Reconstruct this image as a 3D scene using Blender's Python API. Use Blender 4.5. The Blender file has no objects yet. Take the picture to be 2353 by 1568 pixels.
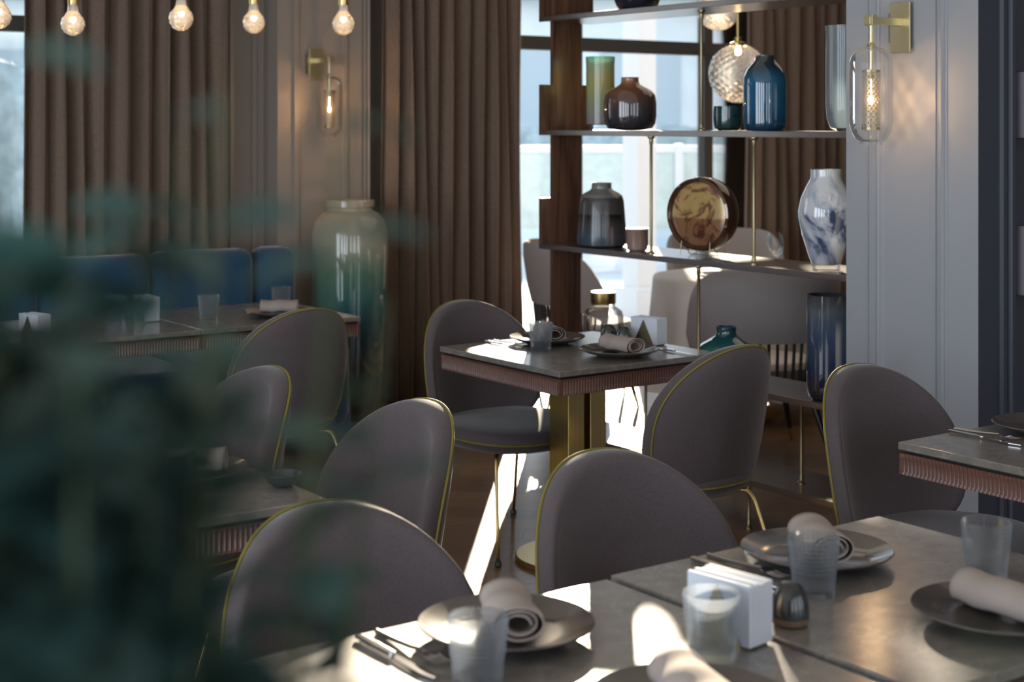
import bpy, math, random
from mathutils import Vector, Matrix
PI = math.pi
random.seed(7)
sc = bpy.context.scene
COL = sc.collection

# ------------------------------------------------------------------ camera
cam_d = bpy.data.cameras.new('camera'); cam = bpy.data.objects.new('camera', cam_d); COL.objects.link(cam)
YAW = math.radians(35.75)
cam.location = (0, 0, 1.56); cam.rotation_euler = (PI/2, 0, -YAW)
cam_d.sensor_width = 36; cam_d.lens = 54.31; cam_d.shift_y = -0.2121
cam_d.clip_start = 0.02
cam_d.dof.use_dof = True; cam_d.dof.focus_distance = 4.1; cam_d.dof.aperture_fstop = 4.0
sc.camera = cam
# ------------------------------------------------------------------ look
sc.view_settings.view_transform = 'Standard'; sc.view_settings.look = 'None'
sc.view_settings.gamma = 1; sc.view_settings.use_curve_mapping = False
sc.view_settings.exposure = 0.47
cy = sc.cycles
cy.use_denoising = True
cy.max_bounces = 8; cy.diffuse_bounces = 4; cy.glossy_bounces = 4; cy.transmission_bounces = 8; cy.transparent_max_bounces = 16
cy.caustics_reflective = False; cy.caustics_refractive = False
cy.sample_clamp_indirect = 6.0; cy.blur_glossy = 0.5
# ------------------------------------------------------------------ sky
w = bpy.data.worlds.new('sky'); sc.world = w; w.use_nodes = True
nt = w.node_tree; nt.nodes.clear()
out = nt.nodes.new('ShaderNodeOutputWorld'); bg = nt.nodes.new('ShaderNodeBackground')
tc = nt.nodes.new('ShaderNodeTexCoord'); sx = nt.nodes.new('ShaderNodeSeparateXYZ'); rp = nt.nodes.new('ShaderNodeValToRGB')
nt.links.new(tc.outputs['Generated'], sx.inputs[0]); nt.links.new(sx.outputs['Z'], rp.inputs[0])
rp.color_ramp.elements[0].position = 0.0; rp.color_ramp.elements[0].color = (0.88, 0.93, 0.95, 1)
rp.color_ramp.elements[1].position = 0.6; rp.color_ramp.elements[1].color = (0.52, 0.66, 0.88, 1)
nt.links.new(rp.outputs[0], bg.inputs[0]); nt.links.new(bg.outputs[0], out.inputs[0])
bg.inputs[1].default_value = 2.0
# ------------------------------------------------------------------ sun
SAZ = math.radians(38.8); SEL = math.radians(13.3)
sun_d = bpy.data.lights.new('sun', 'SUN'); sun = bpy.data.objects.new('sun', sun_d); COL.objects.link(sun)
sdir = Vector((math.sin(SAZ)*math.cos(SEL), math.cos(SAZ)*math.cos(SEL), math.sin(SEL)))
sun.rotation_euler = sdir.to_track_quat('Z', 'Y').to_euler(); sun.location = (20, 20, 8)
sun_d.energy = 14; sun_d.color = (1.0, 0.83, 0.62); sun_d.angle = math.radians(0.8)
def portal(loc, rot, sx_, sy_):
    d = bpy.data.lights.new('window_portal', 'AREA'); o = bpy.data.objects.new('window_portal', d); COL.objects.link(o)
    d.shape = 'RECTANGLE'; d.size = sx_; d.size_y = sy_; d.cycles.is_portal = True
    o.location = loc; o.rotation_euler = rot
portal((6.6, 7.85, 1.5), (-PI/2, 0, 0), 3.4, 3.1)
portal((1.75, 7.85, 1.5), (-PI/2, 0, 0), 1.9, 3.1)
def area_light(loc, rot, sx_, sy_, power, col):
    d = bpy.data.lights.new('window_daylight', 'AREA'); o = bpy.data.objects.new('window_daylight', d); COL.objects.link(o)
    d.shape = 'RECTANGLE'; d.size = sx_; d.size_y = sy_; d.energy = power; d.color = col
    o.location = loc; o.rotation_euler = rot
for y in (-.8, .8, 2.4, 4.0): area_light((-2.65, y, 1.5), (0, -PI/2, 0), 2.8, 1.1, 30, (.72, .86, 1.0))
for x in (-1.2, 1.0, 3.2, 5.4): area_light((x, -3.1, 1.6), (PI/2, 0, 0), 1.3, 2.6, 5, (.80, .88, 1.0))
area_light((1.5, 2.5, 3.04), (0, 0, 0), 6, 6, 22, (1.0, .86, .70))  # added ambient ceiling fill, stands for no window or visible fixture
area_light((6.2, 5.5, 3.04), (0, 0, 0), 3, 3, 12, (1.0, .86, .70))  # second added ceiling fill, brightens the area beyond the shelving

# ================================================================== helpers
def tag(o, label=None, cat=None, group=None, kind=None):
    if label: o['label'] = label
    if cat: o['category'] = cat
    if group: o['group'] = group
    if kind: o['kind'] = kind
    return o
def empty(name, loc=(0,0,0), rz=0, label=None, cat=None, group=None):
    o = bpy.data.objects.new(name, None); COL.objects.link(o); o.empty_display_size = .1
    o.location = loc; o.rotation_euler = (0, 0, rz)
    return tag(o, label, cat, group)
class M:
    def __init__(s): s.v = []; s.f = []
    def add(s, vs, fs):
        n = len(s.v); s.v += [tuple(v) for v in vs]; s.f += [tuple(i+n for i in f) for f in fs]
    def box(s, x0, x1, y0, y1, z0, z1):
        s.add([(x0,y0,z0),(x1,y0,z0),(x1,y1,z0),(x0,y1,z0),(x0,y0,z1),(x1,y0,z1),(x1,y1,z1),(x0,y1,z1)],
              [(0,3,2,1),(4,5,6,7),(0,1,5,4),(1,2,6,5),(2,3,7,6),(3,0,4,7)])
    def prism(s, pts, z0, z1):            # polygon (x,y) extruded in z
        n = len(pts)
        s.add([(x,y,z0) for x,y in pts]+[(x,y,z1) for x,y in pts],
              [tuple(reversed(range(n))), tuple(range(n,2*n))]+[(i,(i+1)%n,n+(i+1)%n,n+i) for i in range(n)])
    def lathe(s, prof, n=40, c=(0,0,0), a0=0, mod=None):
        vs = []
        for j,(r,z) in enumerate(prof):
            for i in range(n):
                a = 2*PI*i/n + a0; rr = mod(r,z,a,j) if mod else r
                vs.append((c[0]+rr*math.cos(a), c[1]+rr*math.sin(a), c[2]+z))
        fs = []
        for j in range(len(prof)-1):
            for i in range(n):
                k = (i+1)%n; fs.append((j*n+i, j*n+k, (j+1)*n+k, (j+1)*n+i))
        if prof[0][0] > 1e-6: fs.append(tuple(reversed(range(n))))
        if prof[-1][0] > 1e-6: fs.append(tuple(range((len(prof)-1)*n, len(prof)*n)))
        s.add(vs, fs)
    def tube(s, pts, r, n=10, closed=False, r1=None):
        pts = [Vector(p) for p in pts]; m = len(pts); vs = []; up = None
        for i,p in enumerate(pts):
            if closed: t = pts[(i+1)%m]-pts[i-1]
            else: t = pts[min(i+1,m-1)]-pts[max(i-1,0)]
            t.normalize()
            if up is None: up = t.orthogonal().normalized()
            else:
                up = up - t*up.dot(t)
                up = up.normalized() if up.length > 1e-6 else t.orthogonal().normalized()
            b = t.cross(up)
            rr = r if r1 is None else r+(r1-r)*i/(m-1)
            for k in range(n):
                a = 2*PI*k/n; vs.append(p+up*math.cos(a)*rr+b*math.sin(a)*rr)
        fs = []
        for i in range(m if closed else m-1):
            for k in range(n):
                a_ = i*n+k; b_ = i*n+(k+1)%n; j = (i+1)%m
                fs.append((a_, b_, j*n+(k+1)%n, j*n+k))
        if not closed:
            fs.append(tuple(reversed(range(n)))); fs.append(tuple(range((m-1)*n, m*n)))
        s.add(vs, fs)
    def grid(s, fn, nu, nv):              # open surface fn(u,v) on [0,1]^2
        vs = [fn(i/nu, j/nv) for j in range(nv+1) for i in range(nu+1)]
        fs = [(j*(nu+1)+i, j*(nu+1)+i+1, (j+1)*(nu+1)+i+1, (j+1)*(nu+1)+i) for j in range(nv) for i in range(nu)]
        s.add(vs, fs)
    def build(s, name, mat, parent=None, ang=35, loc=None, bevel=0, kind=None, fix=True):
        me = bpy.data.meshes.new(name); me.from_pydata(s.v, [], s.f); me.validate()
        if fix:
            import bmesh
            bm = bmesh.new(); bm.from_mesh(me); bmesh.ops.recalc_face_normals(bm, faces=bm.faces); bm.to_mesh(me); bm.free()
        if ang:
            me.shade_smooth(); me.set_sharp_from_angle(angle=math.radians(ang))
        o = bpy.data.objects.new(name, me); COL.objects.link(o); me.materials.append(mat)
        if parent: o.parent = parent
        if loc: o.location = loc
        if bevel:
            b = o.modifiers.new('bevel', 'BEVEL'); b.width = bevel; b.segments = 3; b.limit_method = 'ANGLE'
        if kind: o['kind'] = kind
        return o
def copy_tree(o, parent=None):
    kids = [c for c in bpy.data.objects if c.parent == o]
    c = o.copy(); COL.objects.link(c); c.parent = parent
    for k in kids: copy_tree(k, c)
    return c
def place(o, first, loc, rz, label, group=None):
    o = o if first else copy_tree(o)
    o.location = loc; o.rotation_euler = (0, 0, rz); o['label'] = label
    if group: o['group'] = group
    return o

# ================================================================== materials
def new_mat(name):
    m = bpy.data.materials.new(name); m.use_nodes = True
    nt = m.node_tree; return m, nt, nt.nodes['Principled BSDF'], nt.nodes['Material Output']
def noise(nt, scale, detail=4, vec=None, stretch=None, dist=0, rough=.5):
    t = nt.nodes.new('ShaderNodeTexCoord'); n = nt.nodes.new('ShaderNodeTexNoise')
    n.inputs['Scale'].default_value = scale; n.inputs['Detail'].default_value = detail
    n.inputs['Distortion'].default_value = dist; n.inputs['Roughness'].default_value = rough
    mp = nt.nodes.new('ShaderNodeMapping'); nt.links.new(t.outputs['Object'], mp.inputs[0])
    if stretch: mp.inputs['Scale'].default_value = stretch
    nt.links.new(mp.outputs[0], n.inputs['Vector']); return n
def ramp(nt, src, stops):
    r = nt.nodes.new('ShaderNodeValToRGB'); cr = r.color_ramp
    cr.elements[0].position = stops[0][0]; cr.elements[0].color = (*stops[0][1], 1)
    cr.elements[1].position = stops[-1][0]; cr.elements[1].color = (*stops[-1][1], 1)
    for p, c in stops[1:-1]:
        e = cr.elements.new(p); e.color = (*c, 1)
    nt.links.new(src, r.inputs[0]); return r
def bump(nt, bs, src, strength=.3, dist=.002):
    b = nt.nodes.new('ShaderNodeBump'); b.inputs['Strength'].default_value = strength; b.inputs['Distance'].default_value = dist
    nt.links.new(src, b.inputs['Height']); nt.links.new(b.outputs[0], bs.inputs['Normal']); return b
def simple(name, col, rough=.5, metal=0, coat=0, var=0, vs=8, bmp=0, bs_=60, emis=0, ecol=None, spec=.5, stretch=None, sheen=0):
    m, nt, b, o = new_mat(name)
    b.inputs['Base Color'].default_value = (*col, 1); b.inputs['Roughness'].default_value = rough
    b.inputs['Metallic'].default_value = metal; b.inputs['Coat Weight'].default_value = coat
    b.inputs['Specular IOR Level'].default_value = spec; b.inputs['Sheen Weight'].default_value = sheen
    if var:
        n = noise(nt, vs, 5, stretch=stretch)
        r = ramp(nt, n.outputs[0], [(.3, tuple(c*(1-var) for c in col)), (.7, tuple(min(1, c*(1+var)) for c in col))])
        nt.links.new(r.outputs[0], b.inputs['Base Color'])
    if bmp:
        n = noise(nt, bs_, 3, stretch=stretch); bump(nt, b, n.outputs[0], bmp)
    if emis:
        b.inputs['Emission Color'].default_value = (*(ecol or col), 1); b.inputs['Emission Strength'].default_value = emis
    return m
def fabric(name, col, var=.22, scale=900, sheen=.35):
    m, nt, b, o = new_mat(name)
    n1 = noise(nt, scale, 2, stretch=(1, 1, .25)); n2 = noise(nt, scale, 2, stretch=(.25, .25, 1))
    mx = nt.nodes.new('ShaderNodeMath'); mx.operation = 'ADD'; nt.links.new(n1.outputs[0], mx.inputs[0]); nt.links.new(n2.outputs[0], mx.inputs[1])
    hf = nt.nodes.new('ShaderNodeMath'); hf.operation = 'MULTIPLY'; hf.inputs[1].default_value = .5; nt.links.new(mx.outputs[0], hf.inputs[0])
    r = ramp(nt, hf.outputs[0], [(.35, tuple(c*(1-var) for c in col)), (.65, tuple(c*(1+var) for c in col))])
    nt.links.new(r.outputs[0], b.inputs['Base Color']); b.inputs['Roughness'].default_value = .9
    b.inputs['Specular IOR Level'].default_value = .25
    b.inputs['Sheen Weight'].default_value = sheen; b.inputs['Sheen Roughness'].default_value = .4
    bump(nt, b, hf.outputs[0], .35, .0012); return m
def wood(name, c1, c2, rough=.35, scale=(30, 30, 2), coat=.3):
    m, nt, b, o = new_mat(name)
    n = noise(nt, 1.0, 6, stretch=scale, dist=1.2)
    r = ramp(nt, n.outputs[0], [(.3, c1), (.7, c2)]); nt.links.new(r.outputs[0], b.inputs['Base Color'])
    b.inputs['Roughness'].default_value = rough; b.inputs['Coat Weight'].default_value = coat; b.inputs['Coat Roughness'].default_value = .2
    bump(nt, b, n.outputs[0], .12, .001); return m
def stone(name, base, vein, rough=.25, scale=3):
    m, nt, b, o = new_mat(name)
    n = noise(nt, scale, 8, dist=2.5, rough=.6); n2 = noise(nt, 25, 6)
    r = ramp(nt, n.outputs[0], [(.0, base), (.485, base), (.5, vein), (.515, base), (1, base)])
    r2 = ramp(nt, n2.outputs[0], [(.3, (.7, .7, .7)), (.7, (1.25, 1.22, 1.2))])
    mx = nt.nodes.new('ShaderNodeMixRGB'); mx.blend_type = 'MULTIPLY'; mx.inputs[0].default_value = .8
    nt.links.new(r.outputs[0], mx.inputs[1]); nt.links.new(r2.outputs[0], mx.inputs[2]); nt.links.new(mx.outputs[0], b.inputs['Base Color'])
    b.inputs['Roughness'].default_value = rough; b.inputs['Specular IOR Level'].default_value = .4
    b.inputs['Coat Weight'].default_value = 1; b.inputs['Coat Roughness'].default_value = .2; b.inputs['Coat IOR'].default_value = 1.6
    return m
def zramp(name, stops, zmax, rough=.08, coat=1, nz=.08, metal=0, transl=0):
    m, nt, b, o = new_mat(name)
    t = nt.nodes.new('ShaderNodeTexCoord'); s = nt.nodes.new('ShaderNodeSeparateXYZ'); nt.links.new(t.outputs['Object'], s.inputs[0])
    d = nt.nodes.new('ShaderNodeMath'); d.operation = 'DIVIDE'; d.inputs[1].default_value = zmax; nt.links.new(s.outputs[2], d.inputs[0])
    n = noise(nt, 9, 4); k = nt.nodes.new('ShaderNodeMath'); k.operation = 'MULTIPLY_ADD'
    k.inputs[1].default_value = nz*2; nt.links.new(n.outputs[0], k.inputs[0])
    sb = nt.nodes.new('ShaderNodeMath'); sb.operation = 'SUBTRACT'; sb.inputs[1].default_value = nz; nt.links.new(d.outputs[0], sb.inputs[0])
    nt.links.new(sb.outputs[0], k.inputs[2])
    r = ramp(nt, k.outputs[0], stops); nt.links.new(r.outputs[0], b.inputs['Base Color'])
    b.inputs['Roughness'].default_value = rough; b.inputs['Coat Weight'].default_value = coat; b.inputs['Coat Roughness'].default_value = .03; b.inputs['Metallic'].default_value = metal
    if transl:
        tr = nt.nodes.new('ShaderNodeBsdfTranslucent'); nt.links.new(r.outputs[0], tr.inputs[0])
        mx = nt.nodes.new('ShaderNodeMixShader'); mx.inputs[0].default_value = transl
        nt.links.new(b.outputs[0], mx.inputs[1]); nt.links.new(tr.outputs[0], mx.inputs[2]); nt.links.new(mx.outputs[0], o.inputs[0])
    return m
def thin_glass(name, tint=(1, 1, 1), ior=1.45, rough=0.01, body=0, bcol=(1, 1, 1), gl=1.0):
    m, nt, b, o = new_mat(name); nt.nodes.remove(b)
    t = nt.nodes.new('ShaderNodeBsdfTransparent'); t.inputs[0].default_value = (*tint, 1)
    g = nt.nodes.new('ShaderNodeBsdfGlossy'); g.inputs['Roughness'].default_value = rough
    f = nt.nodes.new('ShaderNodeFresnel'); f.inputs[0].default_value = ior
    base = t
    if body:
        d = nt.nodes.new('ShaderNodeBsdfDiffuse'); d.inputs[0].default_value = (*bcol, 1)
        tl = nt.nodes.new('ShaderNodeBsdfTranslucent'); tl.inputs[0].default_value = (*bcol, 1)
        a = nt.nodes.new('ShaderNodeMixShader'); a.inputs[0].default_value = .5
        nt.links.new(d.outputs[0], a.inputs[1]); nt.links.new(tl.outputs[0], a.inputs[2])
        c = nt.nodes.new('ShaderNodeMixShader'); c.inputs[0].default_value = body
        nt.links.new(t.outputs[0], c.inputs[1]); nt.links.new(a.outputs[0], c.inputs[2]); base = c
    k = nt.nodes.new('ShaderNodeMath'); k.operation = 'MULTIPLY'; k.inputs[1].default_value = gl; nt.links.new(f.outputs[0], k.inputs[0])
    mx = nt.nodes.new('ShaderNodeMixShader'); nt.links.new(k.outputs[0], mx.inputs[0])
    nt.links.new(base.outputs[0], mx.inputs[1]); nt.links.new(g.outputs[0], mx.inputs[2]); nt.links.new(mx.outputs[0], o.inputs[0])
    return m
def floor_mat():
    m, nt, b, o = new_mat('oak_floor')
    t = nt.nodes.new('ShaderNodeTexCoord'); mp = nt.nodes.new('ShaderNodeMapping'); mp.inputs['Rotation'].default_value = (0, 0, math.radians(45))
    nt.links.new(t.outputs['Object'], mp.inputs[0])
    br = nt.nodes.new('ShaderNodeTexBrick'); nt.links.new(mp.outputs[0], br.inputs[0])
    br.inputs['Scale'].default_value = 1; br.inputs['Brick Width'].default_value = .9; br.inputs['Row Height'].default_value = .14
    br.inputs['Mortar Size'].default_value = .002; br.inputs['Color1'].default_value = (.30, .165, .085, 1); br.inputs['Color2'].default_value = (.17, .092, .05, 1)
    br.inputs['Mortar'].default_value = (.04, .025, .015, 1)
    n = nt.nodes.new('ShaderNodeTexNoise'); mp2 = nt.nodes.new('ShaderNodeMapping'); mp2.inputs['Scale'].default_value = (2, 30, 1); mp2.inputs['Rotation'].default_value = (0, 0, math.radians(45))
    nt.links.new(t.outputs['Object'], mp2.inputs[0]); nt.links.new(mp2.outputs[0], n.inputs['Vector']); n.inputs['Scale'].default_value = 1.5; n.inputs['Detail'].default_value = 6
    r = ramp(nt, n.outputs[0], [(.3, (.65, .62, .6)), (.7, (1.2, 1.2, 1.2))])
    mx = nt.nodes.new('ShaderNodeMixRGB'); mx.blend_type = 'MULTIPLY'; mx.inputs[0].default_value = 1
    nt.links.new(br.outputs[0], mx.inputs[1]); nt.links.new(r.outputs[0], mx.inputs[2]); nt.links.new(mx.outputs[0], b.inputs['Base Color'])
    b.inputs['Roughness'].default_value = .36; b.inputs['Specular IOR Level'].default_value = .9
    b.inputs['Coat Weight'].default_value = .8; b.inputs['Coat Roughness'].default_value = .28
    bump(nt, b, n.outputs[0], .08, .002); return m
def swirl(name, stops, scale=4, dist=3, rough=.08, coat=1, metal=0, transl=0):
    m, nt, b, o = new_mat(name); n = noise(nt, scale, 7, dist=dist, rough=.6)
    r = ramp(nt, n.outputs[0], stops); nt.links.new(r.outputs[0], b.inputs['Base Color'])
    b.inputs['Roughness'].default_value = rough; b.inputs['Coat Weight'].default_value = coat; b.inputs['Metallic'].default_value = metal
    if transl:
        tr = nt.nodes.new('ShaderNodeBsdfTranslucent'); nt.links.new(r.outputs[0], tr.inputs[0])
        mx = nt.nodes.new('ShaderNodeMixShader'); mx.inputs[0].default_value = transl
        nt.links.new(b.outputs[0], mx.inputs[1]); nt.links.new(tr.outputs[0], mx.inputs[2]); nt.links.new(mx.outputs[0], o.inputs[0])
    return m

MT = {}
MT['wall'] = simple('grey_wall_paint', (.31, .325, .355), .55, bmp=.05, bs_=200)
MT['dark_wall'] = simple('charcoal_wall_paint', (.045, .05, .07), .5)
MT['warm_wall'] = simple('taupe_wall_paint', (.34, .29, .25), .55)
MT['ceiling'] = simple('ceiling_paint', (.45, .43, .40), .8)
MT['floor'] = floor_mat()
MT['frame'] = simple('bronze_window_frame', (.10, .095, .09), .45)
MT['pane'] = thin_glass('window_glass', (.97, .98, .98), 1.45)
MT['clear'] = thin_glass('clear_glass', (.985, .985, .985), 1.35, gl=.6)
MT['crystal'] = thin_glass('cut_crystal', (.93, .95, .96), 1.5, .04, body=.5, bcol=(.95, .97, 1), gl=2.0)
MT['brass'] = simple('brushed_brass', (.62, .47, .20), .28, 1, var=.08, vs=3, stretch=(60, 60, 1))
MT['pale_brass'] = simple('satin_brass', (.66, .58, .36), .35, 1)
MT['old_brass'] = simple('aged_brass', (.34, .27, .16), .35, 1)
MT['steel'] = simple('cutlery_steel', (.62, .62, .64), .16, 1)
MT['black'] = simple('black_rubber', (.015, .015, .015), .5)
MT['chair'] = fabric('mauve_grey_fabric', (.098, .080, .084))
MT['piping'] = simple('olive_gold_piping', (.20, .16, .02), .6)
MT['blue_fab'] = fabric('blue_velvet', (.028, .085, .16), sheen=.6)
MT['light_fab'] = fabric('pale_grey_fabric', (.42, .38, .37), .1)
MT['curtain'] = fabric('taupe_linen', (.23, .165, .125), .25, 350, .1)
MT['walnut'] = wood('walnut', (.05, .026, .017), (.18, .088, .052), .3, (30, 30, 2))
MT['walnut_h'] = wood('walnut_shelf', (.05, .035, .035), (.12, .085, .08), .3, (25, 2, 25), 1)
MT['walnut_h'].node_tree.nodes['Principled BSDF'].inputs['Coat IOR'].default_value = 1.8
MT['apron'] = wood('red_brown_wood', (.10, .042, .03), (.17, .075, .052), .4, (3, 3, 30))
MT['marble'] = stone('brown_grey_marble', (.165, .152, .136), (.23, .21, .19), .55)
MT['plate'] = simple('grey_brown_stoneware', (.085, .072, .068), .18, coat=.6, var=.25, vs=14)
MT['white'] = simple('white_paper', (.64, .67, .74), .7)
MT['beige'] = simple('taupe_linen_napkin', (.36, .30, .27), .85, bmp=.3, bs_=500)
MT['cloth'] = simple('white_tablecloth', (.72, .69, .66), .8)
MT['dark_cer'] = simple('dark_ceramic', (.035, .038, .045), .2, coat=.5, var=.4, vs=20)
MT['dark_wood'] = simple('black_stained_wood', (.012, .011, .012), .35, coat=.3)

# ================================================================== room
def struct(name, m, mat, **k): return tag(m.build(name, mat, ang=0, **k), kind='structure')
m = M(); m.box(-3, 9.5, -3, 7.8, -.1, 0); struct('floor', m, MT['floor'])
m = M(); m.box(-3, 9.5, -3, 7.8, 3.05, 3.15); struct('ceiling', m, MT['ceiling'])
# window wall (far side): solid pieces around two tall openings
m = M()
m.box(-3, .8, 7.6, 7.8, 0, 3.05); m.box(2.7, 5.0, 7.6, 7.8, 0, 3.05); m.box(8.2, 9.5, 7.6, 7.8, 0, 3.05)
m.box(.8, 2.7, 7.6, 7.8, 2.95, 3.05); m.box(5.0, 8.2, 7.6, 7.8, 2.95, 3.05)
struct('wall_back', m, MT['warm_wall'])
m = M(); m.box(3.81, 4.33, 7.44, 7.6, 0, 3.05); struct('wall_back_pilaster', m, MT['warm_wall'])
m = M(); m.box(9.3, 9.5, -3, 7.6, 0, 3.05); struct('wall_far_right', m, MT['warm_wall'])
m = M(); m.box(-3, 9.5, -3.2, -3, 0, .3); m.box(-3, 9.5, -3.2, -3, 2.9, 3.05)
for xa, xb in ((-3, -1.85), (-.55, .35), (1.65, 2.55), (3.85, 4.75), (6.05, 9.5)): m.box(xa, xb, -3.2, -3, .3, 2.9)
struct('wall_front', m, MT['warm_wall'])
m = M(); m.box(-2.6, -2.4, 4.8, 7.6, 0, 3.05); m.box(-2.6, -2.4, -3, -1.6, 0, 3.05); m.box(-2.6, -2.4, -1.6, 4.8, 2.9, 3.05)
for y in (.0, 1.6, 3.2): m.box(-2.6, -2.4, y-.25, y+.25, 0, 2.9)
struct('wall_left', m, MT['warm_wall'])
def window(n, x0, x1, ys, xs, trans):
    root = empty('window_%d' % n); root['kind'] = 'structure'; root.location = ((x0+x1)/2, 7.7, 0); cx = (x0+x1)/2
    f = M()
    f.box(x0-cx, x1-cx, -.05, .05, 0, .07); f.box(x0-cx, x1-cx, -.05, .05, 2.88, 2.95)
    for x in (x0, x1-.05): f.box(x-cx, x+.05-cx, -.05, .05, .07, 2.88)
    for x, w_ in xs: f.box(x-w_/2-cx, x+w_/2-cx, -.035, .035, .07, 2.88)
    f.box(x0-cx, x1-cx, -.045, .045, trans[0], trans[1])
    f.build('window_frame', MT['frame'], root, ang=0)
    g = M(); g.box(x0-cx, x1-cx, -.006, .006, .07, 2.88); g.build('pane', MT['pane'], root, ang=0)
window(1, .8, 2.7, 0, [(1.75, .06)], (2.02, 2.1))
window(2, 5.0, 8.2, 0, [(6.03, .075), (7.15, .075)], (2.02, 2.105))
# right hand pilaster with panel mouldings and the dark return beside it
m = M(); m.box(4.12, 4.42, 3.155, 3.715, 0, 3.05); struct('wall_right', m, MT['wall'])
m = M(); m.box(4.42, 9.3, 3.155, 3.3, 0, 3.05); m.box(4.12, 4.42, 3.1549, 3.156, 0, 3.05)
struct('wall_right_return', m, MT['dark_wall'])
def moulding(n, pts, mat, z0=0, z1=3.05):
    mm = M(); mm.prism(pts, z0, z1); struct('trim_%d' % n, mm, mat)
def panel_strip(y, sgn):   # stepped profile standing off the pilaster face at x=4.12
    prof = [(0, 0), (.004, .002), (.006, .006), (.003, .009), (.008, .013), (.013, .018), (.011, .024), (.005, .027), (.004, .036), (.0, .040)]
    return [(4.1205-h, y+sgn*t) for h, t in prof]
moulding(1, panel_strip(3.582, -1)[::1], MT['wall']); moulding(2, panel_strip(3.276, 1)[::-1], MT['wall'])
moulding(3, [(4.1205, 3.617), (4.115, 3.6165), (4.115, 3.6125), (4.1205, 3.612)], MT['wall'])
moulding(4, [(4.1205, 3.327), (4.115, 3.3265), (4.115, 3.3225), (4.1205, 3.322)], MT['wall'])
moulding(5, [(4.215, 3.156), (4.215, 3.145), (4.222, 3.135), (4.235, 3.135), (4.240, 3.142), (4.25, 3.142), (4.255, 3.125), (4.272, 3.125), (4.276, 3.14), (4.28, 3.156)], MT['dark_wall'])
m = M(); m.box(4.121, 9.3, 3.13, 3.156, 0, .12); struct('baseboard_right', m, MT['dark_wall'])
# taupe panel mouldings on the far pilaster and far wall
for i, x in enumerate((3.60, 3.73)):
    moulding(6+i, [(x, 7.601), (x+.004, 7.585), (x+.03, 7.585), (x+.036, 7.601)], MT['warm_wall'])
for i, x in enumerate((3.90, 4.20)):
    moulding(8+i, [(x, 7.441), (x+.004, 7.425), (x+.03, 7.425), (x+.036, 7.441)], MT['warm_wall'])
moulding(10, [(4.34, 7.60), (4.34, 7.46), (4.36, 7.45), (4.37, 7.47), (4.39, 7.455), (4.40, 7.60)], MT['warm_wall'])
m = M(); m.box(2.7, 3.81, 7.57, 7.601, 0, .14); m.box(3.80, 4.34, 7.42, 7.441, 0, .14); struct('baseboard_back', m, MT['warm_wall'])

# ================================================================== outside
out_white = simple('pale_terrace_stone', (.62, .62, .60), .6)
m = M(); m.box(-14, 30, 7.8, 60, -.25, -.06); tag(m.build('terrace', out_white, ang=0), kind='structure')
def facade():
    root = empty('building', (16, 34, -.06), math.radians(-36), 'long pale blue building beyond the terrace, seen through the tall window', 'building')
    wm = simple('pale_facade', (.74, .78, .77), .8, var=.06, vs=1)
    a = M(); a.box(-24, 20, 0, 8, 0, 4.6); a.build('wall', wm, root, ang=0)
    a = M(); a.box(-24.3, 20.3, -.6, 8.3, 4.6, 4.95); a.build('roof', simple('grey_roof', (.30, .33, .35), .7), root, ang=0)
    wm2 = simple('facade_window', (.45, .52, .55), .3)
    for i in range(13):
        a = M(); x = -22+i*3.1; a.box(x, x+1.9, -.06, .02, 1.0, 3.4); a.build('window', wm2, root, ang=0)
    pm = simple('white_column', (.85, .83, .80), .6)
    for i in range(6):
        a = M(); x = -20+i*6.6; a.box(x, x+.45, -2.6, -2.15, 0, 4.7); a.build('column', pm, root, ang=0)
facade()
leafm = simple('hedge_leaf', (.32, .38, .37), .8, var=.25, vs=6)  # outdoor haze put into the leaf colour as a paler tone
def hedge(name, x, y, rz, L, Hh, label):
    a = M(); rnd = random.Random(int(x*10))
    def fn(u, v):
        px = (u-.5)*L; ang = v*PI
        r = 1+.18*math.sin(px*3.1+v*5)+.14*math.sin(px*7.3-v*9)+rnd.uniform(-.06, .06)
        return (px, math.cos(ang)*.7*r, math.sin(ang)**.6*Hh*(.9+.1*r)+.0)
    a.grid(fn, 90, 12)
    o = a.build(name, leafm, ang=0, loc=(x, y, -.06)); o.rotation_euler = (0, 0, rz)
    tag(o, label, 'hedge')
hedge('hedge', 11.5, 22, math.radians(-36), 16, 1.6, 'dark green clipped hedge beyond the white railing, behind the shelving window')
hedge('hedge', 3.5, 17.5, math.radians(-20), 7, 2.3, 'bushy green hedge outside the far left window')
def railing(name, x, y, rz, L, label):
    root = empty(name, (x, y, -.06), rz, label, 'railing'); wm = simple('white_railing_paint', (.82, .80, .77), .5)
    a = M(); a.box(-L/2, L/2, -.03, .03, 1.30, 1.38); a.box(-L/2, L/2, -.02, .02, .12, .17); a.build('rail', wm, root, ang=0)
    n = int(L/2.6)
    for i in range(n+1):
        a = M(); xx = -L/2+i*L/n; a.box(xx-.045, xx+.045, -.04, .04, 0, 1.40); a.build('post', wm, root, ang=0)
    g = M(); g.box(-L/2, L/2, -.005, .005, .17, 1.30); g.build('glass_panel', thin_glass('railing_glass', (.86, .93, .95), 1.45, body=.16, bcol=(.7, .8, .85)), root, ang=0)
railing('railing', 8.8, 14.5, math.radians(-30), 12.8, 'white terrace railing with pale glass panels outside the tall window')
railing('railing', 1.2, 12.5, math.radians(-10), 4.8, 'short white railing outside the far left window')

a = M(); a.box(-.10, .10, -.10, .10, 0, 4.2); a.box(-.16, .16, -.16, .16, 0, .25); o = a.build('terrace_post', simple('white_post_paint', (.80, .78, .75), .6), ang=0, loc=(8.46, 9.92, -.06))
tag(o, 'tall white post standing on the terrace outside the shelving window', 'post')
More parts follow.
